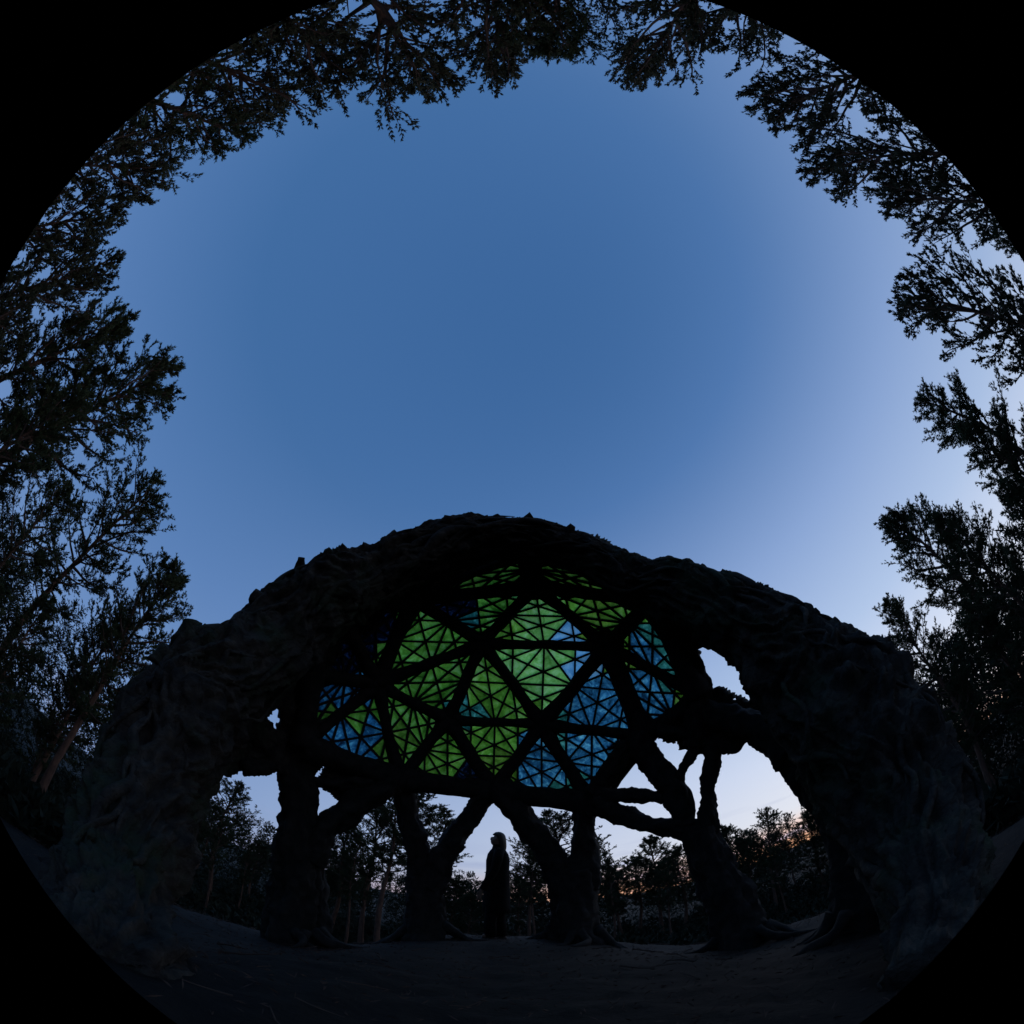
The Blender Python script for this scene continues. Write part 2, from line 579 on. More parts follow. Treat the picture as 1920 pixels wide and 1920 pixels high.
# glazed triangles: each is a window of 24 panes between slim bars
ANCH = [  # colour of the glass as seen in the photograph
    (1010, 1160, 'L'), (950, 1170, 'G'), (1080, 1195, 'S'), (1080, 1245, 'S'), (1085, 1275, 'S'), (1030, 1240, 'L'), (960, 1240, 'L'), (1010, 1300, 'L'), (900, 1160, 'G'), (870, 1130, 'N'), (830, 1130, 'N'), (885, 1160, 'T'),
    (930, 1130, 'G'), (905, 1180, 'G'), (800, 1180, 'G'), (850, 1200, 'G'), (760, 1230, 'G'), (780, 1270, 'G'), (840, 1290, 'G'), (900, 1280, 'G'), (930, 1320, 'G'), (875, 1330, 'T'), (990, 1330, 'G'),
    (1080, 1140, 'G'), (1130, 1150, 'O'), (1170, 1140, 'G'), (1110, 1185, 'O'), (900, 1080, 'O'), (950, 1075, 'O'), (860, 1092, 'O'), (1030, 1075, 'O'), (1090, 1085, 'O'),
    (760, 1330, 'G'), (745, 1380, 'O'), (790, 1350, 'G'), (800, 1420, 'G'), (840, 1400, 'G'), (860, 1430, 'G'), (880, 1460, 'N'), (900, 1390, 'G'), (960, 1380, 'G'), (930, 1430, 'O'),
    (1040, 1440, 'B'), (1000, 1400, 'B'), (980, 1470, 'B'), (1050, 1480, 'T'), (1070, 1475, 'T'), (1100, 1400, 'B'), (1080, 1380, 'B'), (1150, 1400, 'B'), (1110, 1450, 'B'), (1045, 1372, 'T'),
    (1110, 1320, 'B'), (1130, 1290, 'B'), (1080, 1330, 'B'), (1200, 1310, 'B'), (1240, 1320, 'B'), (1285, 1320, 'G'), (1230, 1345, 'B'), (1180, 1270, 'B'),
    (1175, 1225, 'G'), (1200, 1215, 'B'), (1240, 1200, 'T'), (1270, 1230, 'T'), (1215, 1240, 'B'), (1260, 1270, 'T'), (1300, 1280, 'S'), (1225, 1180, 'T'), (1185, 1235, 'O'), (1240, 1250, 'T'),
    (640, 1310, 'B'), (670, 1290, 'B'), (600, 1320, 'B'), (595, 1350, 'G'), (625, 1340, 'O'), (670, 1350, 'G'), (690, 1330, 'G'), (640, 1390, 'B'), (670, 1390, 'B'), (650, 1420, 'B'), (690, 1370, 'B'), (640, 1365, 'B'), (615, 1375, 'B'),
    (640, 1230, 'N'), (690, 1190, 'N'), (680, 1230, 'N'), (700, 1150, 'N'), (720, 1240, 'O')]
GM = dict(L=G_LIGHT, G=G_GREEN, O=G_OLIVE, B=G_BLUE, T=G_TEAL, N=G_NIGHT, S=G_SKYB)


def slab(name, A, B, wd, dp, nrm_, mat, parent):
    """slim straight bar from A to B"""
    u = (B - A).normalized()
    s = u.cross(nrm_).normalized() * wd / 2
    t = nrm_ * dp / 2
    vs_ = [A + s * i + t * j for i, j in ((-1, -1), (1, -1), (1, 1), (-1, 1))] + [B + s * i + t * j for i, j in ((-1, -1), (1, -1), (1, 1), (-1, 1))]
    fs = [(0, 3, 2, 1), (4, 5, 6, 7)] + [(k, (k + 1) % 4, (k + 1) % 4 + 4, k + 4) for k in range(4)]
    o = obj(name, mesh(name, [tuple(v - EC) for v in vs_], fs), mat, parent)
    return o


prnd = random.Random(5)
for t in TRI:
    A, B, Cc = (NP[x] for x in t)
    nn = (B - A).cross(Cc - A).normalized()
    if nn.dot(vault_normal((A + B + Cc) / 3)) < 0:
        nn = -nn
    win = empty('window')
    win.parent = ROOT
    back = nn * .03
    D_, E_, F_ = (A + B) / 2, (B + Cc) / 2, (Cc + A) / 2
    small = [(A, D_, F_), (B, E_, D_), (Cc, F_, E_), (D_, E_, F_)]
    bars = [(D_, E_), (E_, F_), (F_, D_), (A, E_), (B, F_), (Cc, D_)]
    for v, m1, m2 in small[:3]:
        bars += [(m1, (v + m2) / 2), (m2, (v + m1) / 2)]
    for (s0, s1) in bars:
        jit = nn * prnd.uniform(0, .004)
        slab('bar', s0 + back + jit, s1 + back + jit, 0.028, .06, nn, M_BAR, win)
    for (p0, p1, p2) in small:
        g = (p0 + p1 + p2) / 3
        mids = [p0, (p0 + p1) / 2, p1, (p1 + p2) / 2, p2, (p2 + p0) / 2]
        for k in range(6):
            q = [g, mids[k], mids[(k + 1) % 6]]
            c = (q[0] + q[1] + q[2]) / 3
            cx, cy = proj(c)
            jx, jy = prnd.uniform(-7, 7), prnd.uniform(-7, 7)
            key = min(ANCH, key=lambda z: (z[0] - cx - jx) ** 2 + (z[1] - cy - jy) ** 2)[2]
            # panes sit at slightly different tilts, 5 mm thick
            tl = [nn * prnd.uniform(-.006, .006) for _ in range(3)]
            top = [tuple(v + back + dv - EC) for v, dv in zip(q, tl)]
            bot = [tuple(v + back + dv + nn * .005 - EC) for v, dv in zip(q, tl)]
            me = mesh('pane', top, [(0, 1, 2)])
            obj('pane', me, GM[key], win)

# webs of bark that fill the vault between the lattice and the arch
def web(name, poly, seed, k=1.0, thick=.13, cell=4, ragged=5, holes=6, amp=.10, gaps=()):
    xs = [p[0] for p in poly]
    ys = [p[1] for p in poly]

    def inside(x, y):
        c = False
        j = len(poly) - 1
        for i in range(len(poly)):
            xi, yi = poly[i]
            xj, yj = poly[j]
            if (yi > y) != (yj > y) and x < (xj - xi) * (y - yi) / (yj - yi) + xi:
                c = not c
            j = i
        return c
    rnd = random.Random(seed)
    hl = list(gaps)
    for _ in range(400):
        if len(hl) >= holes + len(gaps):
            break
        x, y = rnd.uniform(min(xs), max(xs)), rnd.uniform(min(ys), max(ys))
        if inside(x, y):
            hl.append((x, y, rnd.choice((2, 3, 3, 5))))
    idx, verts, quads = {}, [], []
    nx, ny = int((max(xs) - min(xs)) / cell) + 2, int((max(ys) - min(ys)) / cell) + 2

    def ok(x, y):
        wx = noise.noise(Vector((x * .045, y * .045, seed))) * ragged * 2 + noise.noise(Vector((x * .16, y * .16, seed + 5))) * ragged
        wy = noise.noise(Vector((x * .045, y * .045, seed + 9))) * ragged * 2 + noise.noise(Vector((x * .16, y * .16, seed + 3))) * ragged
        return inside(x + wx, y + wy) and not any((x - a) ** 2 + (y - b) ** 2 < r * r for a, b, r in hl)
    good = {}
    for i in range(nx):
        for j in range(ny):
            x, y = min(xs) + i * cell, min(ys) + j * cell
            if ok(x, y):
                good[(i, j)] = (x, y)

    def vid(i, j):
        if (i, j) not in idx:
            x, y = min(xs) + i * cell, min(ys) + j * cell
            x += rnd.uniform(-.36, .36) * cell
            y += rnd.uniform(-.36, .36) * cell
            P = on_vault(x, y, k)
            nrm_ = vault_normal(P)
            P = P - nrm_ * (amp * noise.fractal(P * 3 + Vector((seed, 0, 0)), 1, 2, 4))
            idx[(i, j)] = len(verts)
            verts.append(P)
        return idx[(i, j)]
    for (i, j) in good:
        quads.append((vid(i, j), vid(i + 1, j), vid(i + 1, j + 1), vid(i, j + 1)))
    n = len(verts)
    edge = {}
    for q in quads:
        for a in range(4):
            e = (q[a], q[(a + 1) % 4])
            edge[e] = edge.get(e, 0) + 1
    V = [tuple(v) for v in verts] + [tuple(v + vault_normal(v) * thick) for v in verts]
    F = list(quads) + [tuple(n + a for a in reversed(q)) for q in quads]
    for (a, b) in edge:
        if (b, a) not in edge:
            F.append((b, a, a + n, b + n))
    return adopt(obj(name, mesh(name, V, F, True), M_BARK))


# one shoulder: between the arch and the lattice, down to its ragged lower edge
web('bark_web', [(430, 1425), (470, 1280), (600, 1150), (760, 1070), (860, 1045), (820, 1092), (770, 1115), (730, 1130), (700, 1180), (640, 1200), (600, 1260), (590, 1300), (575, 1400),
                 (600, 1440), (580, 1470), (520, 1440), (480, 1450), (425, 1455)], 11, holes=12, gaps=[(518, 1336, 9), (512, 1348, 8), (522, 1352, 9), (522, 1364, 6), (472, 1393, 5), (466, 1385, 3)])
web('bark_web', [(1120, 1090), (1200, 1100), (1300, 1150), (1380, 1200), (1330, 1205), (1300, 1222), (1300, 1300), (1280, 1210), (1240, 1160), (1195, 1130)], 12, holes=3)
web('bark_web', [(1290, 1300), (1330, 1290), (1370, 1305), (1420, 1325), (1480, 1420), (1420, 1390), (1398, 1384), (1372, 1410), (1330, 1412), (1230, 1385), (1170, 1400), (1130, 1400), (1200, 1350), (1260, 1350)], 13, holes=9)
web('bark_web', [(620, 1440), (700, 1440), (760, 1452), (750, 1490), (700, 1480), (640, 1500), (590, 1465)], 14, holes=3, ragged=3)
web('bark_web', [(770, 1095), (800, 1040), (870, 1005), (990, 990), (1110, 1005), (1230, 1080), (1200, 1100), (1130, 1084), (1060, 1060), (990, 1044), (920, 1060), (865, 1082), (800, 1108)], 16, holes=3, ragged=3)
# small opening at the shoulder stays free: (515,1325)-(530,1370)


def limb(name, pl, seed, amp=.16, mat=M_BEAM, seg=30, ridge=.09, fine=.085, k=1.0):
    """pl: (x, y, half width px[, distance]) along a limb"""
    P, rr = [], []
    for q in pl:
        p = at(q[0], q[1], q[3]) if len(q) > 3 else on_vault(q[0], q[1], k)
        P.append(p)
        rr.append(q[2] * .90 / FPX * (p - CAM).length)
    return adopt(bark_tube(name, P, rr, mat, seed=seed, seg=seg, step=.028, amp=amp, fine=fine, lump=3.0, ridge=ridge))


def ground_d(x, y, z=-.05):
    d = ray(x, y)
    return (z - CAMH) / d.z if d.z < -.01 else 6.0


# forked legs like tree trunks under the vault
limb('leg', [(552, 1800, 46, 5.2), (550, 1740, 43, 5.2), (552, 1680, 42, 5.2), (552, 1600, 40, 5.15), (556, 1520, 35, 5.15), (558, 1450, 34, 5.15), (560, 1390, 36, 5.1), (570, 1300, 30, 5.05)], 21, seg=40, ridge=.12)
limb('leg', [(500, 1800, 15, 5.3), (512, 1700, 15, 5.3), (528, 1620, 16, 5.25)], 31, seg=30)
limb('leg', [(604, 1800, 15, 5.3), (600, 1700, 15, 5.3), (590, 1620, 18, 5.25), (575, 1560, 20, 5.2)], 32)
limb('limb', [(575, 1610, 30, 5.15), (610, 1555, 26, 5.15), (655, 1520, 25, 5.15), (700, 1490, 23, 5.15), (740, 1465, 22, 5.15)], 22)
limb('limb', [(580, 1465, 13, 5.15), (640, 1470, 13, 5.15), (700, 1465, 14, 5.15)], 23)
limb('leg', [(797, 1800, 42, 5.5), (798, 1745, 36, 5.5), (798, 1690, 33, 5.5), (797, 1645, 32, 5.5)], 24, seg=34, ridge=.10)
limb('limb', [(795, 1660, 26, 5.5), (782, 1600, 22, 5.5), (768, 1540, 20, 5.5), (755, 1480, 20, 5.5), (748, 1450, 22, 5.5)], 25)
limb('limb', [(800, 1665, 30, 5.5), (830, 1605, 24, 5.5), (865, 1555, 21, 5.5), (893, 1510, 20, 5.5), (915, 1475, 26, 5.5)], 26)
limb('leg', [(1080, 1800, 48, 5.45), (1078, 1745, 43, 5.45), (1075, 1690, 41, 5.45), (1068, 1635, 42, 5.45)], 27, seg=38, ridge=.10)
limb('limb', [(1062, 1665, 32, 5.45), (1030, 1600, 24, 5.45), (990, 1550, 22, 5.45), (955, 1500, 24, 5.45), (930, 1470, 26, 5.45)], 28)
limb('limb', [(1082, 1665, 34, 5.45), (1094, 1600, 23, 5.45), (1095, 1550, 20, 5.45), (1097, 1500, 25, 5.45)], 29)
limb('leg', [(1398, 1800, 46, 4.9), (1388, 1740, 44, 4.9), (1368, 1680, 40, 4.9), (1338, 1620, 36, 4.95), (1315, 1560, 30, 5.0)], 33, seg=38, ridge=.12)
limb('limb', [(1345, 1700, 20, 4.95), (1316, 1645, 16, 5.0), (1302, 1600, 15, 5.0), (1296, 1560, 18, 5.0)], 34)
limb('limb', [(1325, 1570, 22, 5.0), (1328, 1500, 16, 5.0), (1334, 1450, 15, 5.0), (1338, 1390, 18, 5.0)], 35)
limb('limb', [(1310, 1562, 24, 5.0), (1262, 1552, 18, 5.0), (1215, 1547, 15, 5.05), (1170, 1528, 18, 5.1), (1110, 1502, 22, 5.15)], 36)
limb('limb', [(1284, 1548, 20, 5.0), (1272, 1500, 25, 5.0), (1250, 1462, 24, 5.05), (1220, 1425, 21, 5.1), (1190, 1380, 22, 5.1)], 37)
limb('limb', [(1262, 1492, 14, 5.0), (1220, 1490, 12, 5.05), (1170, 1490, 14, 5.1), (1120, 1490, 18, 5.15)], 38)
limb('limb', [(1268, 1475, 12, 5.0), (1288, 1432, 10, 5.0), (1304, 1395, 11, 5.0), (1312, 1370, 16, 5.0)], 39)
limb('limb', [(1115, 1490, 20, 5.2), (1147, 1440, 17, 5.15), (1180, 1395, 20, 5.1)], 41)
limb('limb', [(1300, 1400, 22, 5.0), (1306, 1350, 24, 5.0), (1314, 1300, 23, 5.0), (1308, 1255, 16, 5.0), (1288, 1205, 18, 4.9), (1250, 1150, 24, 4.8)], 42)
limb('limb', [(1232, 1372, 14, 5.0), (1280, 1374, 11, 5.0), (1330, 1392, 14, 5.0), (1372, 1396, 12, 4.9), (1402, 1378, 10, 4.8)], 51)
limb('limb', [(1330, 1335, 26, 5.0), (1380, 1350, 30, 4.7), (1440, 1375, 36, 4.4), (1490, 1420, 40, 4.1)], 43)
limb('limb', [(1462, 1378, 34, 4.35), (1500, 1438, 35, 4.2), (1556, 1520, 30, 4.1), (1592, 1600, 34, 4.0), (1612, 1680, 44, 3.9), (1625, 1760, 44, 3.9)], 44, seg=30)
limb('limb', [(480, 1400, 28, 4.9), (520, 1402, 26, 5.0), (560, 1405, 26, 5.1)], 45)
limb('limb', [(460, 1440, 16, 4.6), (500, 1436, 14, 4.9), (540, 1430, 14, 5.1)], 46)
limb('limb', [(590, 1250, 26, 5.0), (640, 1180, 24, 5.0), (700, 1120, 22, 5.0), (780, 1085, 18, 5.0), (870, 1052, 14, 5.0)], 47)

# ------------------------------------------------------------------ ground
def sst(t):
    t = max(0.0, min(1.0, t))
    return t * t * (3 - 2 * t)


def gh(x, y):
    """trodden top of a low sandy mound; the wood floor lies about two metres lower"""
    r = math.hypot(x * 1.18, y - 2.2)
    z = .05 * noise.noise(Vector((x * .5, y * .5, 1))) + .02 * noise.noise(Vector((x * 1.9, y * 1.9, 4)))
    z -= .52 * sst((abs(x + .2) - .5) / 2.2) * (1 if x < 0 else .8)
    if r < 12:
        z += .025 * noise.noise(Vector((x * 4.5, y * 4.5, 6))) + .012 * abs(noise.noise(Vector((x * 11, y * 11, 8))))
    z -= 1.9 * sst((r - 3.9) / 7)
    if r > 25:
        z += .4 * noise.noise(Vector((x * .05, y * .05, 7)))
    return z


rings = [0.15 * 1.052 ** k for k in range(160)]
V, F = [(0, 1.0, gh(0, 1.0))], []
SEGS = 180
for r in rings:
    for k in range(SEGS):
        a = 2 * math.pi * k / SEGS
        x, y = r * math.sin(a), 1.0 + r * math.cos(a)
        V.append((x, y, gh(x, y) + 0))
for k in range(SEGS):
    F.append((0, 1 + k, 1 + (k + 1) % SEGS))
for i in range(len(rings) - 1):
    for k in range(SEGS):
        a, b = 1 + i * SEGS + k, 1 + i * SEGS + (k + 1) % SEGS
        F.append((a, a + SEGS, b + SEGS, b))
gme = mesh('ground', V, F, True)
g = obj('ground', gme, M_GROUND)
gme.materials.append(M_MOSS)
for p_ in gme.polygons:
    c_ = p_.center
    if math.hypot(c_.x, c_.y - 2.2) + 1.2 * noise.noise(c_ * .8) > 6.2:
        p_.material_index = 1
tag(g, 'bare trodden forest floor of dark sand and needles', kind='structure')

# roots that spread from the feet of the legs over the ground
qr = random.Random(88)
for (px, d, rr0) in ((552, 5.2, .34), (797, 5.5, .26), (1080, 5.45, .32), (1398, 4.9, .32), (1625, 3.9, .28)):
    c = at(px, 1765, d)
    for k in range(9):
        a = qr.uniform(0, 2 * math.pi)
        ln = qr.uniform(.25, .6)
        pr, rr1 = [], []
        for t in (0, .35, .7, 1.0):
            a += qr.uniform(-.25, .25)
            rad_ = rr0 * .8 + ln * t
            x, y = c.x + rad_ * math.cos(a), c.y + rad_ * math.sin(a)
            pr.append(Vector((x, y, gh(x, y) + .22 * (1 - t) ** 2.2 - .01)))
            rr1.append(.075 * (1 - .75 * t))
        adopt(bark_tube('root', pr, rr1, M_BEAM, seed=600 + k + int(px), seg=10, step=.05, amp=.3, fine=.02, lump=5))

# ------------------------------------------------------------------ pines
def blades(P, D, n, ln, wd, rng, cone=.55):
    """needle tufts: n thin triangles round each point P heading D"""
    m = len(P)
    P = np.repeat(P, n, 0)
    D = np.repeat(D, n, 0)
    rv = rng.normal(size=(m * n, 3))
    rv /= np.linalg.norm(rv, axis=1, keepdims=True)
    d = D + rv * cone
    d /= np.linalg.norm(d, axis=1, keepdims=True)
    s = np.cross(d, rng.normal(size=(m * n, 3)))
    s /= np.linalg.norm(s, axis=1, keepdims=True)
    l = ln * rng.uniform(.6, 1.25, (m * n, 1))
    base = P - d * l * .12
    mid = P + d * l * .45
    wdd = wd * rng.uniform(.7, 1.3, (m * n, 1))
    V = np.stack([base, mid + s * wdd / 2, P + d * l, mid - s * wdd / 2], 1).reshape(-1, 3)
    return V


def fast_mesh(name, V, k=4):
    nf = len(V) // k
    me = bpy.data.meshes.new(name)
    me.vertices.add(len(V))
    me.vertices.foreach_set('co', V.astype(np.float32).ravel())
    me.loops.add(len(V))
    me.loops.foreach_set('vertex_index', np.arange(len(V), dtype=np.int32))
    me.polygons.add(nf)
    me.polygons.foreach_set('loop_start', np.arange(0, len(V), k, dtype=np.int32))
    me.polygons.foreach_set('loop_total', np.full(nf, k, dtype=np.int32))
    me.update(calc_edges=True)
    return me


def tube_lists(V, F, P, rr, seg):
    b0 = len(V)
    T0 = (P[1] - P[0]).normalized()
    ref = Vector((0, 0, 1)) if abs(T0.z) < .9 else Vector((1, 0, 0))
    Nn = T0.cross(ref).normalized()
    for i, p in enumerate(P):
        T = (P[min(i + 1, len(P) - 1)] - P[max(i - 1, 0)]).normalized()
        Nn = (Nn - T * Nn.dot(T)).normalized()
        Bn = T.cross(Nn)
        for k in range(seg):
            a = 2 * math.pi * k / seg
            V.append(p + (Nn * math.cos(a) + Bn * math.sin(a)) * rr[i])
    for i in range(len(P) - 1):
        for k in range(seg):
            a, b = b0 + i * seg + k, b0 + i * seg + (k + 1) % seg
            F.append((a, b, b + seg, a + seg))


def make_pine(seed, Ht=12.0, cs=.45, cr=2.4, nb=46, tuft=(8, .115, .021), spread=1.0, sparse=1.0, lean=.25):
    """Scots pine: returns meshes (trunk, branches, crown)"""
    rnd = random.Random(seed)
    rng = np.random.default_rng(seed)
    la, lb = rnd.uniform(-1, 1) * lean, rnd.uniform(-1, 1) * lean

    def tp(t):
        return Vector((la * math.sin(t * 2.6) + .10 * math.sin(t * 9 + seed), lb * math.sin(t * 2.2) + .10 * math.cos(t * 8 + seed), Ht * t))
    V, F = [], []
    P = [tp(i / 22) for i in range(23)]
    tube_lists(V, F, P, [.19 * (1 - .88 * (i / 22)) + (.06 if i == 0 else 0) for i in range(23)], 9)
    for i, v in enumerate(V):
        V[i] = v + Vector((noise.noise(v * 3), noise.noise(v * 3 + Vector((5, 0, 0))), 0)) * .03
    trunk = mesh('trunk', [tuple(v) for v in V], F, True)
    V, F, TP, TD = [], [], [], []
    ang = rnd.uniform(0, 6)
    for b in range(nb):
        t = cs + (.985 - cs) * ((b + rnd.random() * .6) / nb)
        u = (t - cs) / (1 - cs)
        prof = (math.sin(min(1, u * 1.5 + .22) * math.pi / 2) * (1 - u ** 2.4) ** .75 + .10)
        Lb = cr * prof * rnd.uniform(.6, 1.15) * spread
        ang += 2.4 + rnd.uniform(-.5, .5)
        pitch = R(8 + 45 * u + rnd.uniform(-14, 14))
        d = Vector((math.cos(ang) * math.cos(pitch), math.sin(ang) * math.cos(pitch), math.sin(pitch)))
        p = tp(t)
        bp = [p]
        nst = 6
        for s in range(nst):
            d = (d + Vector((rnd.uniform(-.2, .2), rnd.uniform(-.2, .2), rnd.uniform(-.12, .22)))).normalized()
            p = p + d * Lb / nst
            bp.append(p)
        r0 = .012 + .022 * Lb
        tube_lists(V, F, bp, [r0 * (1 - .8 * i / nst) for i in range(nst + 1)], 4)
        ntw = int(12 * sparse * (.6 + Lb / cr))
        for q in range(ntw):
            s = rnd.uniform(.28, 1.0)
            i = min(nst - 1, int(s * nst))
            fr = s * nst - i
            o_ = bp[i].lerp(bp[i + 1], min(1, fr))
            bd = (bp[i + 1] - bp[i]).normalized()
            sd_ = (bd * .7 + Vector((rnd.uniform(-1, 1), rnd.uniform(-1, 1), rnd.uniform(-.35, .65)))).normalized()
            lt = Lb * rnd.uniform(.16, .34) + .12
            m1 = o_ + sd_ * lt * .5
            sd2 = (sd_ + Vector((rnd.uniform(-.3, .3), rnd.uniform(-.3, .3), rnd.uniform(0, .4)))).normalized()
            e1 = m1 + sd2 * lt * .5
            tube_lists(V, F, [o_, m1, e1], [.010, .008, .005], 3)
            for f in (.25, .38, .5, .6, .69, .77, .84, .9, .96, 1.02):
                pp = o_.lerp(m1, f * 2) if f < .5 else m1.lerp(e1, f * 2 - 1)
                jt = Vector((rnd.gauss(0, .028), rnd.gauss(0, .028), rnd.gauss(0, .028)))
                TP.append(tuple(pp + jt))
                TD.append(tuple((sd2 if f > .5 else sd_) + jt * 4))
            # short side shoots, each a small brush
            for _ in range(3):
                f = rnd.uniform(.4, .95)
                pp = o_.lerp(m1, f * 2) if f < .5 else m1.lerp(e1, f * 2 - 1)
                ds = (sd2 + Vector((rnd.uniform(-1, 1), rnd.uniform(-1, 1), rnd.uniform(-.3, .8)))).normalized()
                ls = rnd.uniform(.08, .2)
                for g_ in (.5, 1.0):
                    TP.append(tuple(pp + ds * ls * g_))
                    TD.append(tuple(ds))
    branches = mesh('branches', [tuple(v) for v in V], F)
    crown = fast_mesh('crown', blades(np.array(TP), np.array(TD), tuft[0], tuft[1], tuft[2], rng))
    return trunk, branches, crown, Ht


PINES = {
    'full': make_pine(1, cs=.42, cr=2.3, nb=50),
    'open': make_pine(2, cs=.50, cr=2.5, nb=42, sparse=.8),
    'broad': make_pine(3, cs=.52, cr=3.1, nb=36, sparse=.75, tuft=(7, .13, .034)),
    'thin': make_pine(4, cs=.55, cr=1.7, nb=34, sparse=.75),
    'tall': make_pine(5, cs=.38, cr=1.9, nb=48),
    'round': make_pine(6, cs=.55, cr=2.8, nb=38, tuft=(7, .13, .034), sparse=.75),
    'shaggy': make_pine(7, cs=.30, cr=2.5, nb=56, tuft=(8, .115, .023)),
}
PROF = {}
for k, v in PINES.items():
    co = np.empty(len(v[2].vertices) * 3, dtype=np.float32)
    v[2].vertices.foreach_get('co', co)
    co = co.reshape(-1, 3)
    rho = np.hypot(co[:, 0], co[:, 1])
    PROF[k] = []
    for zb in np.linspace(co[:, 2].min(), co[:, 2].max(), 26)[:-1]:
        sel = rho[(co[:, 2] >= zb) & (co[:, 2] < zb + .4)]
        if len(sel):
            PROF[k].append((float(np.percentile(sel, 97)), float(zb + .3)))
for k, v in PINES.items():
    v[0].materials.append(M_PBARK)
    v[1].materials.append(M_TWIG)
    v[2].materials.append(M_NEEDLE2 if k in ('round', 'broad') else M_NEEDLE)


def pine(px, py, d, kind, label, group, wide=1.0, rz=0, lean=(0, 0), base=None):
    """a pine whose top shows at (px, py), standing d metres off; base: azimuth pixel of its foot when it leans"""
    v = ray(px, py)
    az = math.atan2(v.x, v.y)
    if v.z < 0.02:
        v.z = .02
    Ht = CAMH + d * v.z / math.hypot(v.x, v.y)
    x, y = d * math.sin(az), d * math.cos(az)
    t, b, c, H0 = PINES[kind]
    z0 = gh(x, y) - .05
    prof = PROF[kind]
    tan_el = v.z / math.hypot(v.x, v.y)
    lo, hi = .05, 4.0
    for _ in range(24):                      # its highest-looking spray just reaches the measured skyline
        s = (lo + hi) / 2
        m_ = max((z0 + s * pz - CAMH) / max(.5, d - s * wide * pr * .6) for pr, pz in prof)
        lo, hi = (s, hi) if m_ < tan_el else (lo, s)
    lx, ly = lean
    r_ = empty('pine_tree', (x - lx * Ht, y - ly * Ht, z0), rz)
    tag(r_, label, 'tree', group)
    sh = Matrix(((s * wide, 0, 0, 0), (0, s * wide, 0, 0), (0, 0, s, 0), (0, 0, 0, 1)))
    r_.scale = (s * wide, s * wide, s)
    if lx or ly:
        tilt = Vector((lx, ly, 1)).normalized()
        q = Vector((0, 0, 1)).rotation_difference(tilt)
        r_.rotation_mode = 'QUATERNION'
        r_.rotation_quaternion = q @ Matrix.Rotation(rz, 3, 'Z').to_quaternion()
    for nm, me in (('trunk', t), ('branches', b), ('crown', c)):
        o = obj(nm, me)
        o.parent = r_
    return r_


